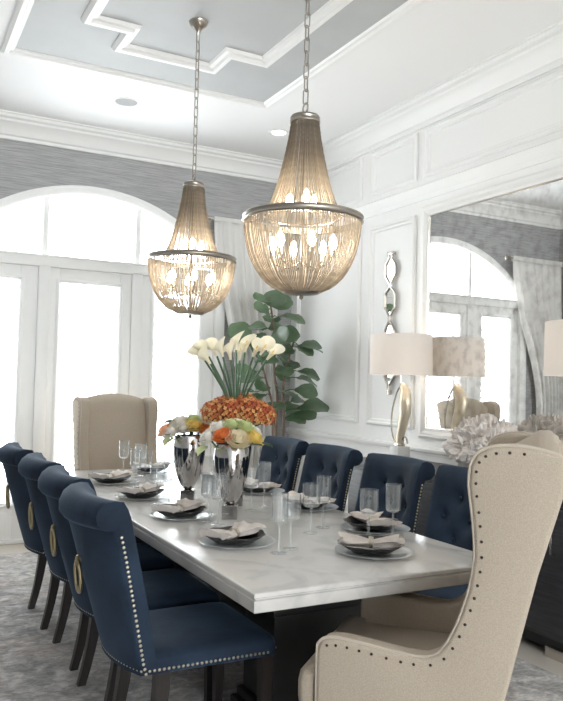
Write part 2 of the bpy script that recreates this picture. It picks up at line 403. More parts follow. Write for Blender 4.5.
def door(n, x0, x1, px0, px1):
    global ln
    D = sempty('door_%d' % n, (0, 0, 0)); z0, z1 = .33, 2.28; y0, y1 = YF+.035, YF+.085
    G().box(x0, px0, y0, y1, .01, 2.41, .004).build('stile', 'white_paint', D)
    G().box(px1, x1, y0, y1, .01, 2.41, .004).build('stile', 'white_paint', D)
    G().box(px0, px1, y0, y1, z1, 2.41, .004).build('top_rail', 'white_paint', D)
    G().box(px0, px1, y0, y1, .01, z0, .004).build('bottom_rail', 'white_paint', D)
    loops = []
    for d, o in [(-.03, 0), (-.03, .012), (-.012, .02), (0, .012), (.008, 0), (.008, -.03)]:
        loops.append([(px0+d, y0-o, z0+d), (px1-d, y0-o, z0+d), (px1-d, y0-o, z1-d), (px0+d, y0-o, z1-d)])
    G().grid(loops, cv=True).build('glazing_bead', 'white_paint', D, ang=30)
    G().box(px0+.04, px1-.04, y0-.008, y0+.01, .09, .26, .006).build('kick_panel', 'white_paint', D)
    G().box(px0, px1, y1-.012, y1-.006, z0, z1).build('pane', 'window_glass', D)
    # shutter louvers, nearly open
    if ln is None:
        sec = [(.032*math.cos(a), .0045*math.sin(a)) for a in [2*PI*i/8 for i in range(8)]]
        g = G(); rows = [[(x, y, z) for y, z in sec] for x in (-.5, .5)]
        g.grid(rows, cv=True); g.cap(rows[0]); g.cap(rows[1]); ln = g.build('louver', 'louver_paint', None, ang=60)
        proto = ln
        ln.parent = D
    for i in range(23):
        z = z0+.055+i*.0825
        M = Matrix.Translation((.5*(px0+px1), y1+.05, z)) @ Matrix.Rotation(math.radians(-30), 4, 'X') @ Matrix.Diagonal((px1-px0-.075, 1, 1, 1))
        if n == 1 and i == 0: ln.matrix_local = M
        else: kid(ln, D, M)
    for xx in (px0-.02, px1-.045): G().box(xx, xx+.065, y1+.03, y1+.07, z0-.02, z1+.02, .004).build('shutter_stile', 'louver_paint', D)
door(1, CX-1.21, CX-.465, .56, 1.025)
door(2, CX-.375, CX+.375, 1.36, 1.905)
door(3, CX+.465, CX+1.21, 2.235, 2.70)
# threshold
G().box(CX-1.2, CX+1.2, YF-.02, YF+.2, 0, .03, .006).build('threshold', 'white_paint', win)

# ceiling fittings
o = thing('recessed_light', 'round recessed ceiling light with glowing lens above the fig tree', 'ceiling light', (3.03, 5.83, H))
G().lathe([(.062, -.004), (.066, -.010), (.085, -.008), (.09, -.001), (.062, -.001)], 32, cap0=False, cap1=False).build('trim_ring', 'white_paint', o)
G().lathe([(.062, -.003), (.03, -.006), (.0001, -.006)], 32, cap0=False).build('lens', 'recessed_glow', o)
o = thing('ceiling_speaker', 'flat grey round speaker grille set in the white ceiling', 'speaker', (1.64, 5.83, H))
G().lathe([(.085, -.001), (.09, -.008), (.098, -.006), (.10, -.001)], 32, cap0=False, cap1=False).build('rim', 'white_paint', o)
G().lathe([(.086, -.004), (.05, -.006), (.0001, -.007)], 32, cap0=False).build('grille', 'speaker_grille', o)

# ------------------------------------------------------------------ rug
tag(G().box(.12, 3.03, .35, 6.33, 0.0005, .012, .004, 1).build('area_rug', 'rug_wool'), 'faded grey and rose patterned area rug under the dining table', 'rug')
RZ = .012

# ------------------------------------------------------------------ curtains
def drape(name, x0t, x1t, x0m, x1m, x0b, x1b, label):
    t = thing(name, label, 'curtain', ((x0t+x1t)/2, YF-.10, 0), 0, 'drapes beside the arched window')
    ox = (x0t+x1t)/2; rows = []; n = 90
    for i in range(34):
        z = lerp(2.995, .02, i/33); k = (2.995-z)/2.975
        if k < .6: s = k/.6; s = s*s*(3-2*s); xa, xb = lerp(x0t, x0m, s), lerp(x1t, x1m, s)
        else: s = (k-.6)/.4; s = s*s*(3-2*s); xa, xb = lerp(x0m, x0b, s), lerp(x1m, x1b, s)
        row = []
        for j in range(n+1):
            u = j/n; ph = u*2*PI*7+.5*math.sin(3*u*PI)
            amp = .012+.022*min(1, k*3)
            row.append((lerp(xa, xb, u)-ox+.006*math.sin(ph*.5+k*4), amp*math.sin(ph+.4*math.sin(k*5+u*6)), z))
        rows.append(row)
    o = G().grid(rows).build('cloth', 'curtain_cloth', t, ang=180)
    md = o.modifiers.new('thickness', 'SOLIDIFY'); md.thickness = .004
    G().box(x0t-ox, x1t-ox, -.018, .018, 2.975, 3.02, .008).build('heading', 'curtain_cloth', t)
    return t
drape('drape', 2.77, 3.48, 3.06, 3.50, 3.02, 3.52, 'tall white drape hanging behind the fig tree')
drape('drape', .66, -.17, .22, -.20, .30, -.20, 'white drape on the far side of the doors, seen in the mirror')
def rod(x0, x1, xf, label):
    t = thing('curtain_rod', label, 'curtain rod', (xf, YF-.10, 3.0))
    G().tube([(x0-xf, 0, 0), (x1-xf, 0, 0)], .011, 10).build('bar', 'nickel', t)
    s = -1 if xf < (x0+x1)/2 else 1
    G().lathe([(.001, -.035), (.018, -.02), (.026, 0), (.018, .02), (.001, .035)], 12, c=(s*.03, 0, 0)).build('finial', 'nickel', t)
    bx = -s*.06
    G().tube([(bx, 0, -.002), (bx, .055, -.002), (bx, .1, -.002)], .008, 8).build('bracket', 'nickel', t)
rod(2.68, 3.56, 2.68, 'short nickel rod carrying the drape behind the fig tree')
rod(.74, -.20, .74, 'short nickel rod carrying the drape that the mirror shows')

# ------------------------------------------------------------------ mirror
t = thing('wall_mirror', 'large antiqued wall mirror framed by white moulding above the sideboard', 'mirror', (XR-.017, 3.69, 1.05))
G().box(-.004, .004, -.83, .83, .06, 1.70).build('glass_sheet', 'antique_mirror', t)
loops = []
for d, o_ in [(0, 0), (0, .008), (.008, .008), (.012, .0)]:
    loops.append([(-.004-o_, -.83+d, .06+d), (-.004-o_, .83-d, .06+d), (-.004-o_, .83-d, 1.70-d), (-.004-o_, -.83+d, 1.70-d)])
G().grid(loops, cv=True).build('edge_strip', 'nickel', t)

# wall ornament
t = thing('wall_ornament', 'tall silver wall ornament of linked hexagonal mirrors above the lamp', 'wall decor', (XR, 5.0, 1.27))
def orn_w(z):   # half width along the piece
    pts = [(.10, .008), (.16, .014), (.23, .066), (.33, .066), (.40, .010), (.44, .010), (.50, .066), (.61, .066), (.69, .010), (.73, .010), (.80, .066), (.92, .066), (.97, .010), (1.0, .010), (1.07, .066), (1.155, .066), (1.21, .02), (1.25, .02)]
    for (a0, w0), (a1, w1) in zip(pts, pts[1:]):
        if a0 <= z <= a1: return lerp(w0, w1, (z-a0)/(a1-a0))
    return pts[-1][1]
for sg in (-1, 1):
    path = [(-.03, sg*orn_w(z), z) for z in [.10+i*1.15/115 for i in range(116)]]
    G().tube(path, .0095, 6).build('silver_strip', 'aged_nickel', t)
for z0, z1 in ((.17, .39), (.45, .68), (.74, .96), (1.01, 1.2)):
    zs = [lerp(z0, z1, i/16) for i in range(17)]
    P = [(orn_w(z), z) for z in zs]+[(-orn_w(z), z) for z in reversed(zs)]
    G().prism(P, -.026, -.018, 'x').build('mirror_plate', 'antique_mirror', t)
G().box(-.045, 0, -.035, .035, 1.235, 1.265, .006).build('cap', 'nickel', t)
G().box(-.04, 0, -.012, .012, .08, .12, .006).build('tip', 'nickel', t)

# ------------------------------------------------------------------ sideboard
t = thing('sideboard', 'long charcoal wood sideboard below the antiqued mirror', 'sideboard', (3.43, 3.69, 0))
x0, x1, ya, yb = -.25, .245, -1.17, 1.17
G().box(x0, x1, ya, yb, .815, .865, .006).build('top', 'console_wood', t)
G().box(x0+.025, x1, ya+.02, yb-.02, .10, .815, .004).build('body', 'console_wood', t)
for k in range(4):
    w = (yb-ya-.06)/4; y = ya+.03+k*w
    dd = G().box(x0, x0+.024, y+.004, y+w-.004, .13, .795, .004).build('door', 'console_wood', t)
    G().tube([(x0, y+w*.5, .68), (x0-.025, y+w*.5, .68), (x0-.025, y+w*.5, .56), (x0, y+w*.5, .56)], .006, 8).build('handle', 'nickel', dd)
G().box(x0+.05, x1-.03, ya+.06, yb-.06, .04, .10).build('plinth', 'black_base', t)
for yy in (ya+.27, yb-.39):
    for xx in (x0+.02, x1-.1): G().box(xx, xx+.08, yy, yy+.12, 0, .06, .005).build('foot', 'nickel', t)

# ------------------------------------------------------------------ table lamps
def lamp(y, label):
    t = thing('table_lamp', label, 'lamp', (3.42, y, .865), 0)
    G().box(-.055, .055, -.055, .055, 0, .115, .006).build('stone_plinth', 'white_stone', t)
    G().box(-.03, .03, -.03, .03, .115, .135, .004).build('collar', 'nickel', t)
    def q(u, z): return (0, -u, z)
    horn = smooth_path([q(-.005, .13), q(.01, .20), q(.035, .29), (-.005, -.065, .38), (-.01, -.07, .46), q(.05, .53), q(.015, .575)], 6)
    n = len(horn); rr = [lerp(.032, .055, min(1, i/(n*.62))) if i < n*.62 else lerp(.055, .018, ((i-n*.62)/(n*.38))**1.6) for i in range(n)]
    G().tube(horn, rr, 12, flat=.8).build('horn', 'gold_horn', t)
    arc = smooth_path([q(.0, .565), q(-.05, .50), q(-.095, .38), q(-.105, .27), q(-.08, .175), q(-.03, .135)], 8)
    G().tube(arc, .0065, 8).build('silver_arc', 'nickel', t)
    G().tube(smooth_path([q(.02, .145), q(.055, .19), q(.085, .17), q(.095, .14)], 6), .006, 8).build('silver_hook', 'nickel', t)
    G().tube([q(.0, .135), q(.0, .90)], .006, 8).build('rod', 'nickel', t)
    sh = G().lathe([(.232, .645), (.235, .645), (.23, .945), (.227, .945)], 48, cap0=False, cap1=False)
    sh.grid([[((r_)*math.cos(2*PI*j/48), r_*math.sin(2*PI*j/48), z) for j in range(48)] for r_, z in ((.227, .945), (.232, .645))], cv=True)
    s_ = sh.build('lamp_shade', 'shade_fabric', t, ang=60)
    G().tube([(.23*math.cos(k*PI*2/3), .23*math.sin(k*PI*2/3), .93) if k < 3 else (0, 0, .9) for k in (0, 3)], .002, 6).tube([(.23*math.cos(2.09), .23*math.sin(2.09), .93), (0, 0, .9)], .002, 6).tube([(.23*math.cos(4.18), .23*math.sin(4.18), .93), (0, 0, .9)], .002, 6).build('spider', 'nickel', s_)
    G().lathe([(.012, .70), (.014, .72), (.03, .77), (.026, .80), (.001, .815)], 16).build('bulb', 'lamp_bulb_glow', t)
lamp(4.505, 'lamp with white drum shade and golden horn base under the wall ornament')
lamp(2.82, 'lamp with white drum shade standing behind the turned wingback chair')

# ------------------------------------------------------------------ coral sculpture
bm = bmesh.new(); bmesh.ops.create_icosphere(bm, subdivisions=5, radius=1)
for v in bm.verts:
    p_ = v.co.copy(); n1 = noise.noise(p_*2.2+Vector((3, 1, 7))); n2 = abs(noise.noise(Vector((p_.x*7, p_.y*7, p_.z*3.5))+Vector((9, 2, 4))))
    n3 = abs(noise.noise(Vector((p_.x*17, p_.y*17, p_.z*7))))
    r_ = .80+.26*n1+.42*(.45-n2)*(1 if p_.z > -.5 else .4)-.16*n3
    v.co = Vector((p_.x*.185*r_, p_.y*.29*r_, max(p_.z*.195*r_, -.165)))
me = bpy.data.meshes.new('coral'); bm.to_mesh(me); bm.free()
me.polygons.foreach_set('use_smooth', [True]*len(me.polygons)); me.set_sharp_from_angle(angle=math.radians(35)); me.materials.append(MATS['coral_white'])
t = thing('coral_sculpture', 'white ruffled coral sculpture on the sideboard before the mirror', 'sculpture', (3.40, 3.60, .865))
o = bpy.data.objects.new('coral_body', me); COL.objects.link(o); o.parent = t; o.location.z = .19
random.seed(3)
for k in range(110):
    az = random.uniform(0, 2*PI); el = random.uniform(-.2, 1.45); d = Vector((math.cos(az)*math.cos(el)*.155, math.sin(az)*math.cos(el)*.255, math.sin(el)*.165))
    base = Vector((0, 0, .19))+d*.95; dirv = (d.normalized()*.8+Vector((random.uniform(-.2, .2), random.uniform(-.2, .2), 1.1))).normalized(); tip = base+dirv*random.uniform(.025, .06)+Vector((0, 0, .005))
    G().tube([base, base.lerp(tip, .6), tip], [random.uniform(.010, .018), .012, .006], 5).build('crystal_blade', 'coral_white', t, ang=20)

# ------------------------------------------------------------------ fiddle leaf fig
t = thing('fiddle_leaf_fig', 'tall fiddle leaf fig tree in a basket between window and panelled wall', 'plant', (3.22, 6.02, 0))
G().lathe([(.15, .0), (.17, .02), (.20, .18), (.205, .34), (.20, .36), (.185, .36), (.18, .31)], 32, cap1=False).build('basket', 'basket', t)
G().lathe([(.181, .31), (.09, .325), (.0001, .33)], 24, cap0=False).build('soil', 'soil', t)
fx, fy = 3.22, 6.02
stems = [[(3.20, 6.02, .30), (3.19, 6.0, .6), (3.17, 6.02, 1.0), (3.18, 6.02, 1.27), (3.14, 6.02, 1.55), (3.13, 6.0, 1.82), (3.09, 6.0, 2.06), (3.06, 6.0, 2.2)],
         [(3.25, 6.05, .30), (3.25, 6.04, .7), (3.26, 6.04, 1.1), (3.24, 6.02, 1.4), (3.28, 5.98, 1.7), (3.32, 5.96, 1.84)],
         [(3.18, 5.98, .30), (3.14, 5.96, .6), (3.11, 5.95, .95), (3.10, 5.95, 1.2), (3.02, 5.95, 1.46), (2.97, 5.95, 1.62)]]
nodes_ = []
for st in stems:
    P = smooth_path([(x-fx, y-fy, z) for x, y, z in st], 5); n = len(P)
    G().tube(P, [lerp(.017, .007, i/n) for i in range(n)], 8).build('trunk', 'bark', t)
    nodes_ += [p_ for p_ in P if p_.z > 1.0]
g = G(); rows = []
for i in range(9):
    v = i/8; w = .088*math.sin(PI*min(1, v**1.25*.93+.04))**.75*(.72+.5*v)+.002
    if i == 8: w = .012
    row = []
    for j in range(7):
        u = -1+j/3
        row.append((u*w, v*.23, .022*abs(u)**1.3*math.sin(PI*v)+.006*math.sin(v*16+u*3)*abs(u)-.05*v*v))
    rows.append(row)
g.grid(rows)
leaf = g.build('leaf', 'leaf_green', t, ang=180)
leafpts = [(2.99, 2.18), (3.07, 2.19), (2.93, 2.08), (3.15, 2.16), (3.13, 2.02), (3.0, 1.94), (3.2, 2.02), (2.88, 1.90), (2.81, 1.85), (3.09, 1.86), (3.22, 1.87), (3.43, 1.78), (3.5, 1.76), (3.31, 1.84), (3.01, 1.63), (3.1, 1.70), (3.35, 1.64), (3.44, 1.52), (3.5, 1.46), (3.29, 1.51), (2.93, 1.47), (3.03, 1.40), (3.1, 1.22), (2.87, 1.34), (3.46, 1.27), (3.52, 1.22), (3.39, 1.10), (3.48, 1.15), (3.24, 1.73), (3.02, 1.18), (2.82, 1.53), (3.21, 1.36), (2.94, 1.73),
           (3.05, 2.06), (3.19, 1.94), (3.36, 1.74), (2.95, 1.82), (3.4, 1.36), (3.16, 1.54), (2.98, 1.28), (3.27, 1.62), (3.05, 1.78), (3.4, 1.2), (3.3, 1.72)]
random.seed(11)
first = True
for (lx, lz) in leafpts:
    ctr = Vector((lx-fx, random.uniform(-.16, .12)-.02, lz))
    nd = min(nodes_, key=lambda q_: (q_-ctr).length+.25*max(0, q_.z-ctr.z))
    dirv = (ctr-nd); dirv.y += random.uniform(-.08, .04)
    if dirv.length < .06: dirv = Vector((random.uniform(-1, 1), -.8, .3))
    dirv.normalize(); dirv.z += random.uniform(-.25, .25); dirv.normalize()
    nrm = Vector((random.uniform(-.9, .5), -.7+random.uniform(-.5, .5), .7+random.uniform(-.3, .3))); nrm -= dirv*nrm.dot(dirv)
    if nrm.length < .1: nrm = dirv.orthogonal()
    nrm.normalize(); xa = dirv.cross(nrm); s = random.uniform(.85, 1.28)
    M = Matrix.Identity(4)
    base = ctr-dirv*.11*s
    for i in range(3): M[i][0], M[i][1], M[i][2], M[i][3] = xa[i]*s, dirv[i]*s, nrm[i]*s, base[i]
    if first: leaf.matrix_local = M; lo_ = leaf; first = False
    else: lo_ = kid(leaf, t, M)
    if (base-nd).length > .01:
        G().tube([nd, nd.lerp(base, .6)+Vector((0, 0, .01)), base], [.005, .004, .003], 5).build('leaf_stalk', 'calla_stem', t)

# ------------------------------------------------------------------ dining table
TX0, TX1, TY0, TY1, TZ = 1.085, 2.195, 2.18, 5.50, .76
t = thing('dining_table', 'long dining table with white marble top on dark pedestals', 'table', ((TX0+TX1)/2, (TY0+TY1)/2, RZ))
hx, hy = (TX1-TX0)/2, (TY1-TY0)/2; zt = TZ-RZ
def rect(d, z): return [(-hx+d, -hy+d, z), (hx-d, -hy+d, z), (hx-d, hy-d, z), (-hx+d, hy-d, z)]
G().rings([rect(.03, zt-.066), rect(.004, zt-.066), rect(.0, zt-.062), rect(.0, zt-.026), rect(.006, zt-.023), rect(.006, zt-.019), rect(.0, zt-.016), rect(.0, zt-.006), rect(.003, zt-.0015), rect(.008, zt)], True, True).build('marble_top', 'marble', t, ang=50)
G().rings([rect(.14, zt-.093), rect(.12, zt-.088), rect(.12, zt-.066)], True, True).build('apron', 'black_base', t)
for yy in (-1.05, 1.05):
    pd = G()
    for (a0, b0, c0, d0) in ((.29, .20, 0, .05), (.27, .18, .05, .09), (.25, .16, .09, .13), (.23, .14, .13, .50), (.25, .17, .50, .54), (.29, .20, .54, .66)):
        pd.box(-a0, a0, yy-b0, yy+b0, c0, d0, .012, 2)
    pd.build('pedestal', 'black_base', t)
G().box(-.05, .05, -.93, .93, .16, .27, .008).build('stretcher', 'black_base', t)

# ------------------------------------------------------------------ dining chairs (local: front is +x)
def nailmesh(g, p_, nrm, r_=.0062):
    p_ = Vector(p_); nrm = Vector(nrm).normalized(); a = nrm.orthogonal().normalized(); b_ = nrm.cross(a)
    ring = [p_+(a*math.cos(k*PI/3)+b_*math.sin(k*PI/3))*r_ for k in range(6)]
    ring2 = [p_+(a*math.cos(k*PI/3)+b_*math.sin(k*PI/3))*r_*.6+nrm*r_*.55 for k in range(6)]
    g.add(ring+ring2+[p_+nrm*r_*.7], [(k, (k+1) % 6, (k+1) % 6+6, k+6) for k in range(6)]+[(k+6, (k+1) % 6+6, 12) for k in range(6)])
HWD = .25
BACK = [(-.205, .43), (-.262, .425), (-.272, .46), (-.288, .54), (-.316, .68), (-.342, .81), (-.362, .895), (-.372, .918), (-.392, .918), (-.418, .924), (-.438, .942), (-.443, .968), (-.434, .994), (-.412, 1.012), (-.38, 1.018), (-.35, 1.014), (-.328, 1.0), (-.314, .972), (-.304, .93), (-.288, .86), (-.268, .77), (-.246, .67), (-.224, .57), (-.212, .49)]
NB = len(BACK)
btns = [(0, .86), (-.115, .77), (.115, .77), (0, .67), (-.115, .865), (.115, .865)]
btns = [(-.085, .87), (.085, .87), (-.165, .77), (0, .77), (.165, .77), (-.085, .67), (.085, .67)]
def frontx(z):
    F = BACK[15:]
    for (a0, z0), (a1, z1) in zip(F, F[1:]):
        if z1 <= z <= z0: return lerp(a0, a1, (z0-z)/(z0-z1))
    return F[-1][0]
def bulge(tt): return -.055*(1-tt*tt)
def rear_bulge(tt, x, z, i):
    if 1 <= i <= 7: a = .055+.042*max(0, min(1, (z-.43)/.42))
    elif 8 <= i <= 14: a = lerp(.090, .058, (i-8)/6)
    else: a = .055
    return -a*(1-tt*tt)
def make_chair(label, group):
    t = thing('dining_chair', label, 'chair', (0, 0, RZ), 0, group)
    rows = []; NT = 40
    # denser front strip so the tufting reads
    front = []
    for i in range(20): front.append(lerp(.985, .49, i/19))
    prof = [(x, z, 0) for x, z in BACK[:16]]+[(frontx(z), z, 1) for z in front]
    for k in range(NT+1):
        tt = -1+2*k/NT; y = tt*HWD; row = []
        edge = (1-abs(tt))
        for pi_, (x, z, fr) in enumerate(prof):
            xx = x+rear_bulge(tt, x, z, pi_); yy = y
            if 8 <= pi_ <= 13: xx += .022*(1-tt*tt)
            if fr:
                d = 0; puff = .012*min(1, edge*5)
                for by, bz in btns:
                    rr = math.hypot(y-by, z-bz); d += .030*math.exp(-(rr/.034)**2)
                # diamond seams
                u1 = ((y+z-.87-.085+10*.185) % .185)/.185; u2 = ((y-z+.87-.085+10*.185) % .185)/.185
                xx += puff-d*min(1, edge*5)
            # soften the side edges
            if edge < .06: xx += (.006 if not fr else -.006)*(1-edge/.06); 
            row.append((xx, yy, z))
        rows.append(row)
    g = G(); g.grid(rows, cv=True); g.cap(rows[0]); g.cap(rows[-1])
    bk = g.build('backrest', 'velvet', t, ang=50)
    for by, bz in btns:
        x = frontx(bz)+bulge(by/HWD)-.008
        G().lathe([(.0115, -.003), (.011, .003), (.007, .007), (.0001, .0085)], 10).build('button', 'velvet', bk).matrix_local = Matrix.Translation((x, by, bz)) @ Matrix.Rotation(PI/2+.2, 4, 'Y')
    # seat
    loops = []
    def seatloop(ins, z):
        L_ = []; x0s, x1s = -.265+ins, .262-ins; w0, w1 = .248-ins, .258-ins; c = .035
        pts = [(x0s, -w0), (x1s-c, -w1), (x1s-c*.3, -w1+c*.3), (x1s, -w1+c), (x1s, w1-c), (x1s-c*.3, w1-c*.3), (x1s-c, w1), (x0s, w0)]
        for i, p_ in enumerate(pts): L_.append((p_[0], p_[1], z))
        for k in range(1, 8):
            tt = 1-2*k/8; L_.append((x0s+bulge(tt), tt*w0, z))
        return L_
    for ins, z in ((.012, .415), (.0, .42), (.0, .455), (.004, .468), (.015, .482), (.045, .494), (.10, .50)): loops.append(seatloop(ins, z))
    G().rings(loops, True, True).build('seat', 'velvet', t, ang=60)
    # legs
    for sy in (-1, 1):
        G().rings([[(.225+sx_*w, sy*.215+sy_*w, z) for sx_, sy_ in ((-1, -1), (1, -1), (1, 1), (-1, 1))] for w, z in ((.015, 0), (.024, .425))], True, True).build('leg', 'dark_wood', t)
        lp = []
        for i in range(7):
            k = i/6; z = .425*(1-k); x = -.175-.065*k**1.8; w = lerp(.025, .016, k); d = lerp(.027, .018, k)
            lp.append([(x-d, sy*.205-w, z), (x+d, sy*.205-w, z), (x+d, sy*.205+w, z), (x-d, sy*.205+w, z)])
        G().rings(lp, True, True).build('leg', 'dark_wood', t)
    # nail heads
    g = G()
    rear = BACK[1:8]
    for sy in (-1, 1):
        pts = []; seg = 0
        for (a0, z0), (a1, z1) in zip(rear, rear[1:]):
            L_ = math.hypot(a1-a0, z1-z0); n = max(1, round(L_/.0175))
            for i in range(n): pts.append((lerp(a0, a1, i/n)+.012, lerp(z0, z1, i/n)))
        for x, z in pts: nailmesh(g, (x+.002, sy*(HWD+.0005), z), (0, sy, 0))
        n = 27
        for i in range(n):
            k = i/(n-1); nailmesh(g, (lerp(-.235, .215, k), sy*(lerp(.249, .257, k)), .433), (0, sy, 0))
    for i in range(29):
        tt = -1+2*i/28; nailmesh(g, (-.263+bulge(tt), tt*.245, .436), (-1, tt*.3, 0))
        nailmesh(g, (.263, tt*.222, .433), (1, 0, 0))
    g.build('nail_heads', 'brass_nail', t, kind='stuff')
    # ring pull
    xr = -.330-.084
    pl = G().lathe([(.017, 0), (.018, .004), (.012, .008), (.009, .02), (.013, .028), (.006, .034), (.0001, .035)], 14).build('ring_pull', 'aged_brass', t)
    plm = Matrix.Translation((xr+.006, 0, .775)) @ Matrix.Rotation(-PI/2+.18, 4, 'Y'); pl.matrix_local = plm
    rg = [(.0, .040*math.sin(a), .055*math.cos(a)) for a in [2*PI*i/28 for i in range(28)]]
    ro = G().tube(rg, .0075, 8, closed=True).build('ring', 'aged_brass', pl)
    ro.matrix_local = plm.inverted() @ Matrix.Translation((xr-.016, 0, .715)) @ Matrix.Rotation(-.08, 4, 'Y')
    return t
ordn = ['first', 'second', 'third', 'fourth']
gl_ = 'navy dining chairs away from the mirror'; gr_ = 'navy dining chairs on the mirror side'
LX = [1.10, 1.12, 1.11, 1.08]; LY = [4.60, 3.94, 3.33, 2.735]; RY = [4.77, 4.12, 3.43, 2.79]
ch0 = None
for i in range(4):
    lab = 'navy velvet chair with ring pull, %s from french doors, side away from mirror' % ordn[i]
    if ch0 is None: ch0 = make_chair(lab, gl_); ch0.location = (LX[i], LY[i], RZ)
    else: dup(ch0, (LX[i], LY[i], RZ), 0, lab, gl_)
for i in range(4):
    dup(ch0, (3.28-1.08+.02, RY[i], RZ), PI, 'tufted navy velvet chair, %s from french doors, on the mirror side' % ordn[i], gr_)

# ------------------------------------------------------------------ wingback chairs (local: front is +y)
SIDE = [(-.488, .2), (-.53, .36), (-.574, .527), (-.615, .70), (-.66, .887), (-.722, 1.10), (-.745, 1.18), (-.745, 1.215), (-.72, 1.238), (-.66, 1.255), (-.595, 1.262), (-.53, 1.256), (-.487, 1.235), (-.466, 1.195), (-.463, 1.135), (-.474, 1.045), (-.482, .93), (-.466, .825), (-.438, .735), (-.408, .67), (-.379, .63), (-.34, .612), (-.27, .612), (-.18, .622), (-.08, .632), (-.03, .628), (-.006, .61), (.0, .58), (.0, .40), (.0, .2)]
SIDE = [(y+.36, z) for y, z in SIDE]
def make_wing(label, loc, rz):
    t = thing('wingback_chair', label, 'chair', loc, rz, 'linen wingback chairs at the table ends')
    W2 = .33
    for s in (-1, 1):
        g = G(); g.prism(SIDE, s*W2, s*(W2-.085), 'x')
        sd = g.build('arm_and_wing', 'linen', t, bevel=.018, bseg=3, ang=50)
        # piping on the inside edge of the outer panel
        pp = [(s*(W2+.001), y, z) for y, z in smooth_path([(0, y, z) for y, z in SIDE[6:28]], 3) for _ in (0,)] if False else [(s*(W2-.012), v.y, v.z) for v in smooth_path([(0, y, z) for y, z in SIDE[6:29]], 3)]
        G().tube(pp, .0055, 6).build('piping', 'piping', sd)
        ng = G(); P = smooth_path([(0, y, z) for y, z in SIDE[9:27]], 8); acc = 0
        for i in range(1, len(P)-1):
            acc += (P[i]-P[i-1]).length
            if acc > .036:
                acc = 0; tg = (P[i+1]-P[i-1]).normalized(); inn = Vector((0, tg.z, -tg.y))
                c = P[i]+inn*.021
                nailmesh(ng, (s*(W2+.0005), c.y, c.z), (s, 0, 0), .005)
        ng.build('nail_heads', 'bronze_nail', t, kind='stuff')
    # back
    rows = []; n = 24
    prof = []
    for i in range(14):
        k = i/13; prof.append((lerp(-.475, -.715, k**1.05)+.36, lerp(.25, 1.20, k), k, 0))       # rear, going up
    for k in (0.15, .4, .65, .9): prof.append((lerp(-.735, -.61, k)+.36, 1.20+.06*math.sin(PI*(k*.8+.1)), 1, 0))
    for i in range(14):
        k = 1-i/13; prof.append((lerp(-.41, -.585, k)+.36, lerp(.42, 1.20, k), k, 1))
    for i in range(n+1):
        u = -1+2*i/n; x = u*(W2-.05); cr = .055*(1-u*u)-.02
        rows.append([(x, y+(.022*(1-u**4) if fr else 0), z+cr*max(0, (k-.6)/.4)) for y, z, k, fr in prof])
    g = G(); g.grid(rows, cv=True); g.cap(rows[0]); g.cap(rows[-1]); g.build('backrest', 'linen', t, ang=60)
    G().box(-W2+.02, W2-.02, -.14, .335, .20, .40, .012).build('seat_frame', 'linen', t)
    # T shaped cushion
    g = G(); cp = [(-.242, -.10), (.242, -.10), (.242, .365), (.305, .375), (.31, .41), (.285, .432), (-.285, .432), (-.31, .41), (-.305, .375), (-.242, .365)]
    def cl(sc, z): return [(x*(1-sc*.12), (y-.16)*(1-sc*.12)+.16, z) for x, y in cp]
    g.rings([cl(.5, .385), cl(.1, .395), cl(0, .42), cl(0, .47), cl(.15, .50), cl(.5, .515), cl(1.6, .525)], True, True); g.build('seat_cushion', 'linen', t, ang=60)
    for sx in (-1, 1):
        for yy, dy in ((.31, .0), (-.11, -.05)):
            x = sx*.27
            G().rings([[(x+a0*w, yy+d_*dy+b0*w, z) for a0, b0 in ((-1, -1), (1, -1), (1, 1), (-1, 1))] for w, z, d_ in ((.014, 0, 1), (.024, .21, 0))], True, True).build('leg', 'dark_wood', t)
    return t
th = math.radians(42)
# local arm front outer corner (-.33, .36) sits at (1.27, 2.07)
ca, sa = math.cos(th), math.sin(th)
ox = 1.243-(-.33*ca-.36*sa); oy = 2.05-(-.33*sa+.36*ca)
make_wing('beige linen wingback chair turned askew at the table end near the sideboard', (ox, oy, 0.012), th)
make_wing('beige linen wingback chair at the table head, its back to the french doors', (1.735, 5.95, 0.012), PI)

# ------------------------------------------------------------------ place settings
def spun(prof, n=36): return G().lathe(prof, n)
TZ += .0005
protos = {}
def put(key, maker, name, label, cat, loc, rz, group):
    if key not in protos:
        o = maker(); o.name = name; protos[key] = o; tag(o, label, cat, group); o.location = loc; o.rotation_euler = (0, 0, rz); return o
    return dup(protos[key], loc, rz, label, group)
def mk_charger():
    return spun([(.0001, .0), (.10, .0), (.125, .004), (.158, .012), (.162, .0135), (.158, .0155), (.124, .008), (.10, .0045), (.0001, .0045)], 48).build('charger_plate', 'glass_charger')
def mk_plate():
    g = G(); rows = []
    for r_, z, w in [(.0001, .0, 0), (.06, .0, 0), (.085, .006, .3), (.118, .026, 1), (.132, .034, 1), (.134, .037, 1), (.131, .038, 1), (.116, .031, 1), (.085, .013, .3), (.06, .008, 0), (.0001, .007, 0)]:
        rows.append([((r_*(1+.02*w*math.cos(10*2*PI*j/60)))*math.cos(2*PI*j/60), (r_*(1+.02*w*math.cos(10*2*PI*j/60)))*math.sin(2*PI*j/60), z+.002*w*math.cos(10*2*PI*j/60)) for j in range(60)])
    return g.grid(rows, cv=True).build('dinner_plate', 'plate_dark')
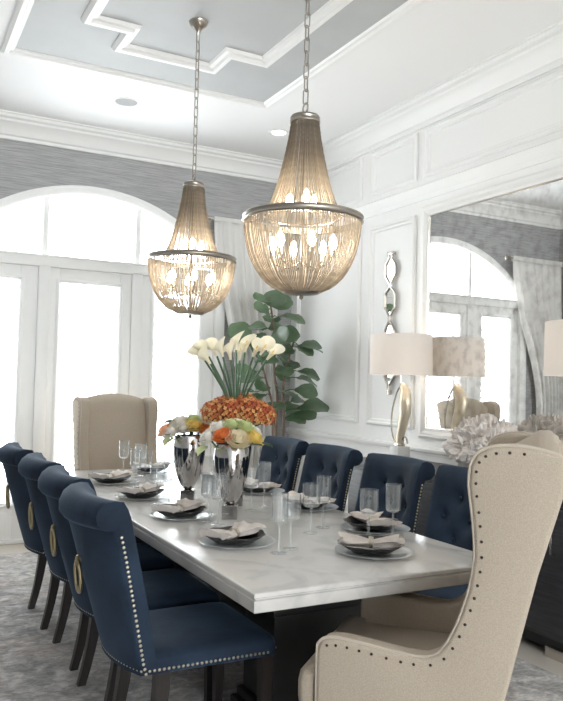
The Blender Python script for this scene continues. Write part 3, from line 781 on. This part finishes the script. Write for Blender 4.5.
def mk_napkin():
    g = G(); rows = []; nu, nv = 28, 24
    for i in range(nu+1):
        u = -1+2*i/nu; w = .018+.05*abs(u)**.8; hgt = .030-.006*abs(u)
        row = []
        for j in range(nv):
            a = 2*PI*j/nv
            fold = 1+.22*math.sin(a*5+1.3*math.sin(u*3))*min(1, abs(u)*2.5)
            y = w*math.cos(a)*fold; z = hgt*(.5+.5*math.sin(a))*(.75+.5*abs(math.sin(a*2.5+u*2)))*(.7+.5*abs(u)) if math.sin(a) > 0 else .002*math.sin(a)
            row.append((u*.122+.012*math.sin(a*3)*abs(u), y*1.1+.012*u*u, max(z, 0)+.012*abs(u)))
        rows.append(row)
    g.grid(rows, cv=True); g.cap(rows[0]); g.cap(rows[-1])
    return g.build('napkin', 'napkin_cloth', ang=75)
def mk_ring():
    g = G(); P = [(.0, .024*math.cos(a), .016+.02*math.sin(a)) for a in [2*PI*i/24 for i in range(24)]]
    rows = []
    for x, r_ in ((-.010, 1), (-.010, 1.12), (0, 1.2), (.010, 1.12), (.010, 1)):
        rows.append([(x, y*r_, (z-.016)*r_+.016) for _, y, z in P])
    g.grid(rows, cu=True, cv=True); return g.build('napkin_ring', 'napkin_ring', ang=40)
def glass(rb, hb, hs, name):
    def f():
        t_ = bpy.data.objects.new(name, None); COL.objects.link(t_)
        G().lathe([(.034, .0), (.034, .0015), (.012, .004), (.0055, .009)], 28, cap1=False).build('foot', 'glass_thick', t_)
        G().lathe([(.0055, .009), (.0048, .03), (.0046, hs-.01), (.007, hs)], 12, cap0=False, cap1=False).build('stem', 'glass_thick', t_)
        G().lathe([(.006, hs), (rb*.7, hs+.004), (rb*.95, hs+.013), (rb, hs+.03), (rb, hs+hb), (rb-.0012, hs+hb), (rb-.0012, hs+.03), (rb*.93, hs+.015), (rb*.65, hs+.008), (.0001, hs+.007)], 32, cap0=False).build('bowl', 'glass_clear', t_)
        return t_
    return f
mk_wine, mk_flute = glass(.041, .108, .115, 'wine_glass'), glass(.034, .125, .115, 'champagne_glass')
places = []
for i, y in enumerate((4.80, 4.16, 3.53, 2.88)):
    places.append((1.33, y, 0, '%s place from french doors, side away from mirror' % ordn[i], 'a'))
for i, y in enumerate((4.76, 4.13, 3.52, 2.90)):
    places.append((2.05, y, PI, '%s place from french doors, mirror side' % ordn[i], 'b'))
places.append((1.75, 5.26, -PI/2, 'place at the table head by the french doors', 'c'))
places.append((1.77, 2.51, PI/2, 'place before the askew wingback chair', 'd'))
random.seed(5)
for x, y, rz, ph, sd in places:
    put('charger', mk_charger, 'charger_plate', 'clear glass charger, '+ph, 'charger plate', (x+.012, y-.01, TZ), 0, 'glass chargers')
    put('plate', mk_plate, 'dinner_plate', 'dark scalloped plate, '+ph, 'plate', (x, y, TZ+.0055), 0, 'dark plates')
    nr = rz+PI/2+random.uniform(-.35, .35) if sd != 'd' else math.radians(-35)
    if sd == 'a': nr = math.radians(-62)+random.uniform(-.2, .2)+PI/2
    put('napkin', mk_napkin, 'napkin', 'folded blush napkin on plate, '+ph, 'napkin', (x, y, TZ+.028), nr, 'folded napkins')
    put('ring', mk_ring, 'napkin_ring', 'pale napkin ring, '+ph, 'napkin ring', (x, y, TZ+.0265), nr, 'napkin rings')
    off = {'a': ((.09, -.235), (.17, -.185)), 'b': ((-.31, .04), (-.19, .13)), 'c': ((-.14, -.19), (-.24, -.12)), 'd': ((.12, .19), (.25, .19))}[sd]
    if sd == 'a':
        fl, wi = off
        if abs(y-4.16) < .01: fl, wi = (.07, -.28), (.02, -.22)
        if abs(y-3.53) < .01: fl, wi = (.09, -.27), (.08, -.185)
    elif sd == 'b': wi, fl = off
    else: wi, fl = off
    put('wine', mk_wine, 'wine_glass', 'straight sided wine glass, '+ph, 'glass', (x+wi[0], y+wi[1], TZ), 0, 'wine glasses')
    put('flute', mk_flute, 'champagne_glass', 'narrow tall stemmed glass, '+ph, 'glass', (x+fl[0], y+fl[1], TZ), 0, 'narrow stemmed glasses')

# ------------------------------------------------------------------ vases and flowers
def vase(x, y, hgt, sc, label):
    t = thing('vase', label, 'vase', (x, y, TZ), math.radians(-28), 'polished silver vases on the table')
    G().box(-.038, .038, -.038, .038, 0, .068, .002, 1).build('base_block', 'polished_silver', t)
    k = (hgt-.06)/.305
    prof = [(.018, .0), (.028, .006), (.045, .03), (.064, .075), (.080, .14), (.089, .20), (.091, .24), (.087, .275), (.080, .305), (.077, .305), (.083, .272), (.086, .235), (.082, .19), (.06, .10), (.0001, .04)]
    G().lathe([(r_*sc, .068+z*k) for r_, z in prof], 40).build('body', 'polished_silver', t, ang=60)
    return t
V1, V2, V3 = (1.545, 3.40), (1.53, 3.94), (1.735, 3.74)
vase(*V1, .36, 1.0, 'silver vase of roses in front of the orange hydrangea')
vase(*V2, .36, 1.0, 'silver vase of roses nearest the french doors')
vase(*V3, .42, .85, 'silver vase holding the calla lilies and orange hydrangea')
def rose_mesh(mt):
    g = G(); random.seed(sum(map(ord, mt)))
    for k, (R, n, th1, fl) in enumerate([(.30, 3, 2.3, 0), (.48, 4, 2.0, .0), (.66, 5, 1.75, .03), (.84, 6, 1.55, .08), (1.0, 7, 1.35, .16)]):
        ph0 = random.uniform(0, 6)
        for q_ in range(n):
            c = ph0+2*PI*q_/n; rows = []; wd = PI/n*1.35
            for i in range(6):
                v = i/5; thv = .15+v*(th1-.15); row = []
                for j in range(5):
                    u = -1+j/2; az = c+u*wd*math.sin(PI*(.25+.6*v))
                    rr = R*math.sin(thv)+fl*v**3+.02*abs(u)*v; z = .55-R*math.cos(thv)*.8-.10*fl*v**3-.05*u*u*v-(.02 if k > 2 else -.08)
                    row.append((rr*math.cos(az), rr*math.sin(az), z))
                rows.append(row)
            g.grid(rows)
    return g
ROSE = {}
cr_, cf_ = Vector((.88, -.47, 0)), Vector((-.47, -.88, 0))
def rose(v, u, w, z, r_, col, vname):
    c = Vector((v[0], v[1], 0))+cr_*u+cf_*w; c.z = z
    mt = 'petal_'+col
    words = {'white': 'white', 'cream': 'cream', 'yellow': 'yellow', 'orange': 'orange', 'peach': 'peach pink', 'green': 'pale green'}[col]
    lab = '%s rose in the bouquet %s' % (words, vname)
    d = Vector((v[0], v[1], TZ+.26)); ax = (c-d).normalized()
    if mt not in ROSE:
        t = thing('rose', lab, 'flower'); g = rose_mesh(mt); b_ = g.build('bloom', mt, t, ang=180)
        sm = G().tube([(0, 0, -3.2), (0, 0, -1.5), (0, 0, -.3)], [.07, .08, .10], 6); sm.lathe([(.1, -.35), (.28, -.25), (.22, -.1)], 10); sm.build('stem', 'calla_stem', t)
        ROSE[mt] = t
    else: t = dup(ROSE[mt], (0, 0, 0), 0, lab)
    t['group'] = 'roses '+vname
    t.location = c; t.rotation_mode = 'QUATERNION'; t.rotation_quaternion = ax.to_track_quat('Z', 'Y'); t.scale = (r_*1.12, r_*1.12, r_*1.12)
n1, n2 = 'before the orange hydrangea', 'nearest the french doors'
for a in [(-.105, .055, 1.155, .046, 'white'), (-.035, .095, 1.165, .045, 'orange'), (.035, .105, 1.150, .052, 'cream'), (.105, .06, 1.155, .046, 'yellow'), (-.06, .03, 1.20, .045, 'white'), (.0, .03, 1.215, .042, 'green'), (.065, .03, 1.205, .044, 'green'),
          (-.10, -.03, 1.17, .044, 'peach'), (.10, -.03, 1.18, .044, 'white'), (.02, -.05, 1.21, .045, 'cream'), (-.04, -.08, 1.17, .044, 'yellow'), (.06, -.09, 1.16, .044, 'orange')]:
    rose(V1, *a[:3], a[3], a[4], n1)
for a in [(-.13, .03, 1.15, .042, 'peach'), (-.085, .07, 1.145, .046, 'white'), (-.02, .08, 1.165, .044, 'white'), (.03, .075, 1.175, .046, 'yellow'), (.085, .055, 1.155, .044, 'orange'), (-.05, .02, 1.20, .044, 'white'), (.02, .01, 1.21, .042, 'green'), (.07, -.01, 1.19, .042, 'white'),
          (-.09, -.04, 1.17, .044, 'cream'), (.0, -.06, 1.19, .044, 'yellow'), (.08, -.07, 1.15, .042, 'peach')]:
    rose(V2, *a[:3], a[3], a[4], n2)
# loose greenery in the bouquets
def sprig(v, lst, label, grp):
    for k, (u, w, z, ax) in enumerate(lst):
        c = Vector((v[0], v[1], 0))+cr_*u+cf_*w; c.z = z
        t = thing('leaf_sprig', label, 'leaf', c, 0, grp)
        rows = []
        for i in range(6):
            q_ = i/5; wd = .028*math.sin(PI*min(.97, q_*.95+.03))
            rows.append([(-.0+x*wd, q_*.085, .008*abs(x)-.03*q_*q_) for x in (-1, -.5, 0, .5, 1)])
        G().grid(rows).build('blade', 'leaf_green' if k % 2 else 'petal_green', t, ang=180)
        t.rotation_euler = (random.uniform(-.3, .5), random.uniform(-.4, .4), ax)
sprig(V1, [(-.12, .05, 1.115, 2.2), (.12, .03, 1.13, -1.8), (-.08, .09, 1.11, 2.9), (.08, .09, 1.12, -2.6)], 'green leaf tucked under the roses before the hydrangea', 'leaves of the rose bouquets')
sprig(V2, [(-.10, .05, 1.11, 2.4), (.09, .05, 1.12, -2.2), (-.03, .02, 1.21, 1.2), (-.07, .0, 1.20, .6)], 'green leaf tucked among the roses nearest the doors', 'leaves of the rose bouquets')
# hydrangea
random.seed(21)
def hyd(u, w, z, r_):
    c = Vector((V3[0], V3[1], 0))+cr_*u+cf_*w; c.z = z
    t = thing('hydrangea', 'orange hydrangea head in the vase with the calla lilies', 'flower', c, 0, 'orange hydrangea heads')
    g = G(); n = 130
    for k in range(n):
        ph = math.acos(1-1.75*(k+.5)/n); az = k*2.39996
        d = Vector((math.sin(ph)*math.cos(az), math.sin(ph)*math.sin(az), math.cos(ph)*.85)); p_ = d*r_*random.uniform(.88, 1.05)
        a = d.orthogonal().normalized(); b_ = d.cross(a).normalized(); rot = random.uniform(0, 6); vs = [p_-d*.004]; fs = []
        for q_ in range(4):
            an = rot+q_*PI/2; e = a*math.cos(an)+b_*math.sin(an); f = -a*math.sin(an)+b_*math.cos(an); s_ = random.uniform(.009, .014)
            i0 = len(vs); vs += [p_+e*s_*.6+f*s_*.5+d*.003, p_+e*s_*1.15+d*.006, p_+e*s_*.6-f*s_*.5+d*.003]; fs.append((0, i0, i0+1, i0+2))
        g.add(vs, fs)
    o = bpy.data.objects.new('florets', None)
    bpy.data.objects.remove(o)
    g.build('florets', 'hydrangea', t, ang=180, kind='stuff')
    G().lathe([(.0001, -r_*.7), (r_*.6, -r_*.5), (r_*.82, 0), (r_*.6, r_*.55), (.0001, r_*.72)], 14).build('flower_head_core', 'hydrangea_core', t)
    top = Vector((0, 0, -r_*.6)); e = Vector((V3[0], V3[1], TZ+.40))-c
    G().tube([top, top.lerp(e, .5), e], .004, 6).build('stem', 'calla_stem', t)
for a in [(-.125, .045, 1.265, .075), (-.04, .075, 1.275, .085), (.055, .075, 1.28, .085), (.13, .03, 1.255, .075), (-.07, -.04, 1.29, .08), (.03, -.03, 1.305, .08), (.10, -.06, 1.27, .075)]: hyd(*a)
# calla lilies
heads = [(-.19, 1.595), (-.165, 1.615), (-.12, 1.62), (-.075, 1.615), (-.03, 1.60), (.0, 1.655), (.05, 1.645), (.10, 1.62), (.145, 1.63), (.185, 1.605), (.02, 1.60), (-.15, 1.575)]
cal = None; random.seed(4)
for u, z in heads:
    w = random.uniform(-.05, .07); c = Vector((V3[0], V3[1], 0))+cr_*(u*.92-.02)+cf_*w; c.z = z-.045
    t = thing('calla_lily', 'white calla lily on long green stem above the orange hydrangea', 'flower', c, 0, 'calla lilies')
    base = Vector((V3[0], V3[1], TZ+.46))+cr_*(u*.12-.01)+cf_*w*.2
    P = smooth_path([base-c, (base-c)*.55+Vector((0, 0, .01))-cr_*u*.12, Vector((0, 0, 0))], 5)
    G().tube(P, .0058, 7).build('stem', 'calla_stem', t)
    d = (P[-1]-P[-3]).normalized(); d = (d+cr_*(u*.9)+cf_*.15).normalized(); q_ = d.to_track_quat('Z', 'Y').to_matrix().to_4x4()
    rows = []
    tipaz = random.uniform(-.5, .5)+(PI if False else 0)
    for i in range(9):
        v = i/8; row = []
        for j in range(19):
            az = -PI*.97+2*PI*.97*j/18
            r_ = .0065+.010*v+.026*v**3.0*(1+.25*math.cos(az)); zz = .088*v+.022*v**3*math.cos(az)-.012*v**4*(1-math.cos(az))
            row.append((r_*math.cos(az+tipaz), r_*math.sin(az+tipaz), zz))
        rows.append(row)
    sp = G().grid(rows).build('spathe', 'calla_white', t, ang=180); sp.matrix_local = q_
    sd_ = G().lathe([(.004, .01), (.0045, .05), (.003, .066), (.0001, .07)], 8).build('spadix', 'spadix', t); sd_.matrix_local = q_

# ------------------------------------------------------------------ chandeliers
UP = [(.060, 2.625), (.066, 2.58), (.072, 2.54), (.083, 2.48), (.098, 2.41), (.115, 2.34), (.139, 2.265), (.172, 2.19)]
LO = [(.262, 2.168), (.260, 2.12), (.250, 2.06), (.230, 1.995), (.195, 1.93), (.145, 1.878), (.082, 1.846)]
def chandelier(label, loc_y):
    t = thing('chandelier', label, 'chandelier', (CX, loc_y, 0), 0, 'beaded basket chandeliers')
    ZB = 0
    G().lathe([(.0001, H-.075), (.012, H-.075), (.016, H-.06), (.03, H-.045), (.05, H-.03), (.058, H-.012), (.062, H-.002), (.062, H-.0005)], 32).build('canopy', 'aged_nickel', t)
    # chain
    link = [(.0, .0125*math.cos(a), (.022 if math.sin(a) > 0 else -.022)+.0125*math.sin(a)) for a in [2*PI*i/20 for i in range(20)]]
    z0, z1 = 2.705, H-.08; step = .060; n = int((z1-z0)/step)+1
    lk = None
    for i in range(n):
        M = Matrix.Translation((0, 0, z0+.03+i*(z1-z0-.05)/(n-1))) @ Matrix.Rotation(PI/2*(i % 2)+.5, 4, 'Z')
        if lk is None: lk = G().tube(link, .0034, 6, closed=True).build('chain_link', 'aged_nickel', t); lk.matrix_local = M
        else: kid(lk, t, M)
    G().tube([(.0, .022*math.cos(a), 2.683+.022*math.sin(a)) for a in [2*PI*i/24 for i in range(24)]], .004, 8, closed=True).build('hanging_loop', 'aged_nickel', t)
    G().lathe([(.0001, 2.664), (.01, 2.664), (.012, 2.655), (.05, 2.650), (.064, 2.644), (.068, 2.636), (.066, 2.628), (.069, 2.622), (.068, 2.612), (.06, 2.610), (.0001, 2.612)], 40).build('cap', 'aged_nickel', t)
    def strands(prof, n, name, r_, tw):
        P = smooth_path([(a, 0, z) for a, z in prof], 4); g = G()
        g.tube(P, [r_*(1 if i % 2 else .72) for i in range(len(P))], 5, upv=(0, 1, 0)); s0 = None
        for i in range(n):
            M = Matrix.Rotation(2*PI*(i+random.uniform(-.3, .3))/n, 4, 'Z') @ Matrix.Diagonal((1+random.uniform(-.018, .012), 1, 1, 1))
            if s0 is None: s0 = g.build(name, 'beads', t, ang=80); s0.matrix_local = M
            else: kid(s0, t, M)
    random.seed(int(loc_y*100))
    strands(UP, 84, 'upper_bead_strand', .0034, 0); strands(LO, 124, 'lower_bead_strand', .0034, 0)
    prof = [(.258, 2.160), (.268, 2.158), (.274, 2.164), (.270, 2.170), (.270, 2.178), (.274, 2.184), (.268, 2.190), (.258, 2.188), (.258, 2.160)]
    G().lathe(prof, 72, cap0=False, cap1=False).build('ring_band', 'aged_nickel', t)
    G().tube([(.172*math.cos(a), .172*math.sin(a), 2.185) for a in [2*PI*i/48 for i in range(48)]], .005, 6, closed=True).build('inner_ring', 'aged_nickel', t)
    G().tube([(0, 0, 2.62), (0, 0, 1.84)], .007, 8).build('center_rod', 'aged_nickel', t)
    G().lathe([(.0001, 1.812), (.008, 1.816), (.011, 1.824), (.007, 1.832), (.03, 1.834), (.078, 1.838), (.088, 1.845), (.086, 1.853), (.078, 1.852), (.0001, 1.850)], 40).build('bottom_plate', 'aged_nickel', t)
    for k in range(6):
        a = k*PI/3+.3; c, s = math.cos(a), math.sin(a)
        G().tube([(.17*c, .17*s, 2.185), (.262*c, .262*s, 2.172)], .004, 6).build('spoke', 'aged_nickel', t)
        ar = G().tube(smooth_path([(0, 0, 1.99), (.06*c, .06*s, 1.955), (.125*c, .125*s, 1.975), (.14*c, .14*s, 2.0)], 5), .0045, 6).lathe([(.0001, 1.998), (.014, 2.0), (.01, 2.012), (.0085, 2.03), (.0001, 2.03)], 10, c=(.14*c, .14*s, 0))
        ar = ar.build('arm', 'aged_nickel', t)
        G().lathe([(.006, 2.03), (.015, 2.045), (.018, 2.06), (.013, 2.085), (.0001, 2.105)], 12, c=(.14*c, .14*s, 0)).build('bulb', 'bulb_glow', ar)
    for k in range(3):
        a = k*2*PI/3+.2; c, s = math.cos(a), math.sin(a)
        ar = G().tube([(0, 0, 2.22), (.06*c, .06*s, 2.215), (.065*c, .065*s, 2.235)], .004, 6).build('arm', 'aged_nickel', t)
        G().lathe([(.006, 2.235), (.014, 2.25), (.016, 2.262), (.011, 2.285), (.0001, 2.30)], 12, c=(.065*c, .065*s, 0)).build('bulb', 'bulb_glow', ar)
chandelier('beaded basket chandelier hanging over the table half near the french doors', 4.27)
chandelier('beaded basket chandelier hanging over the table end by the askew wingback', 2.90)
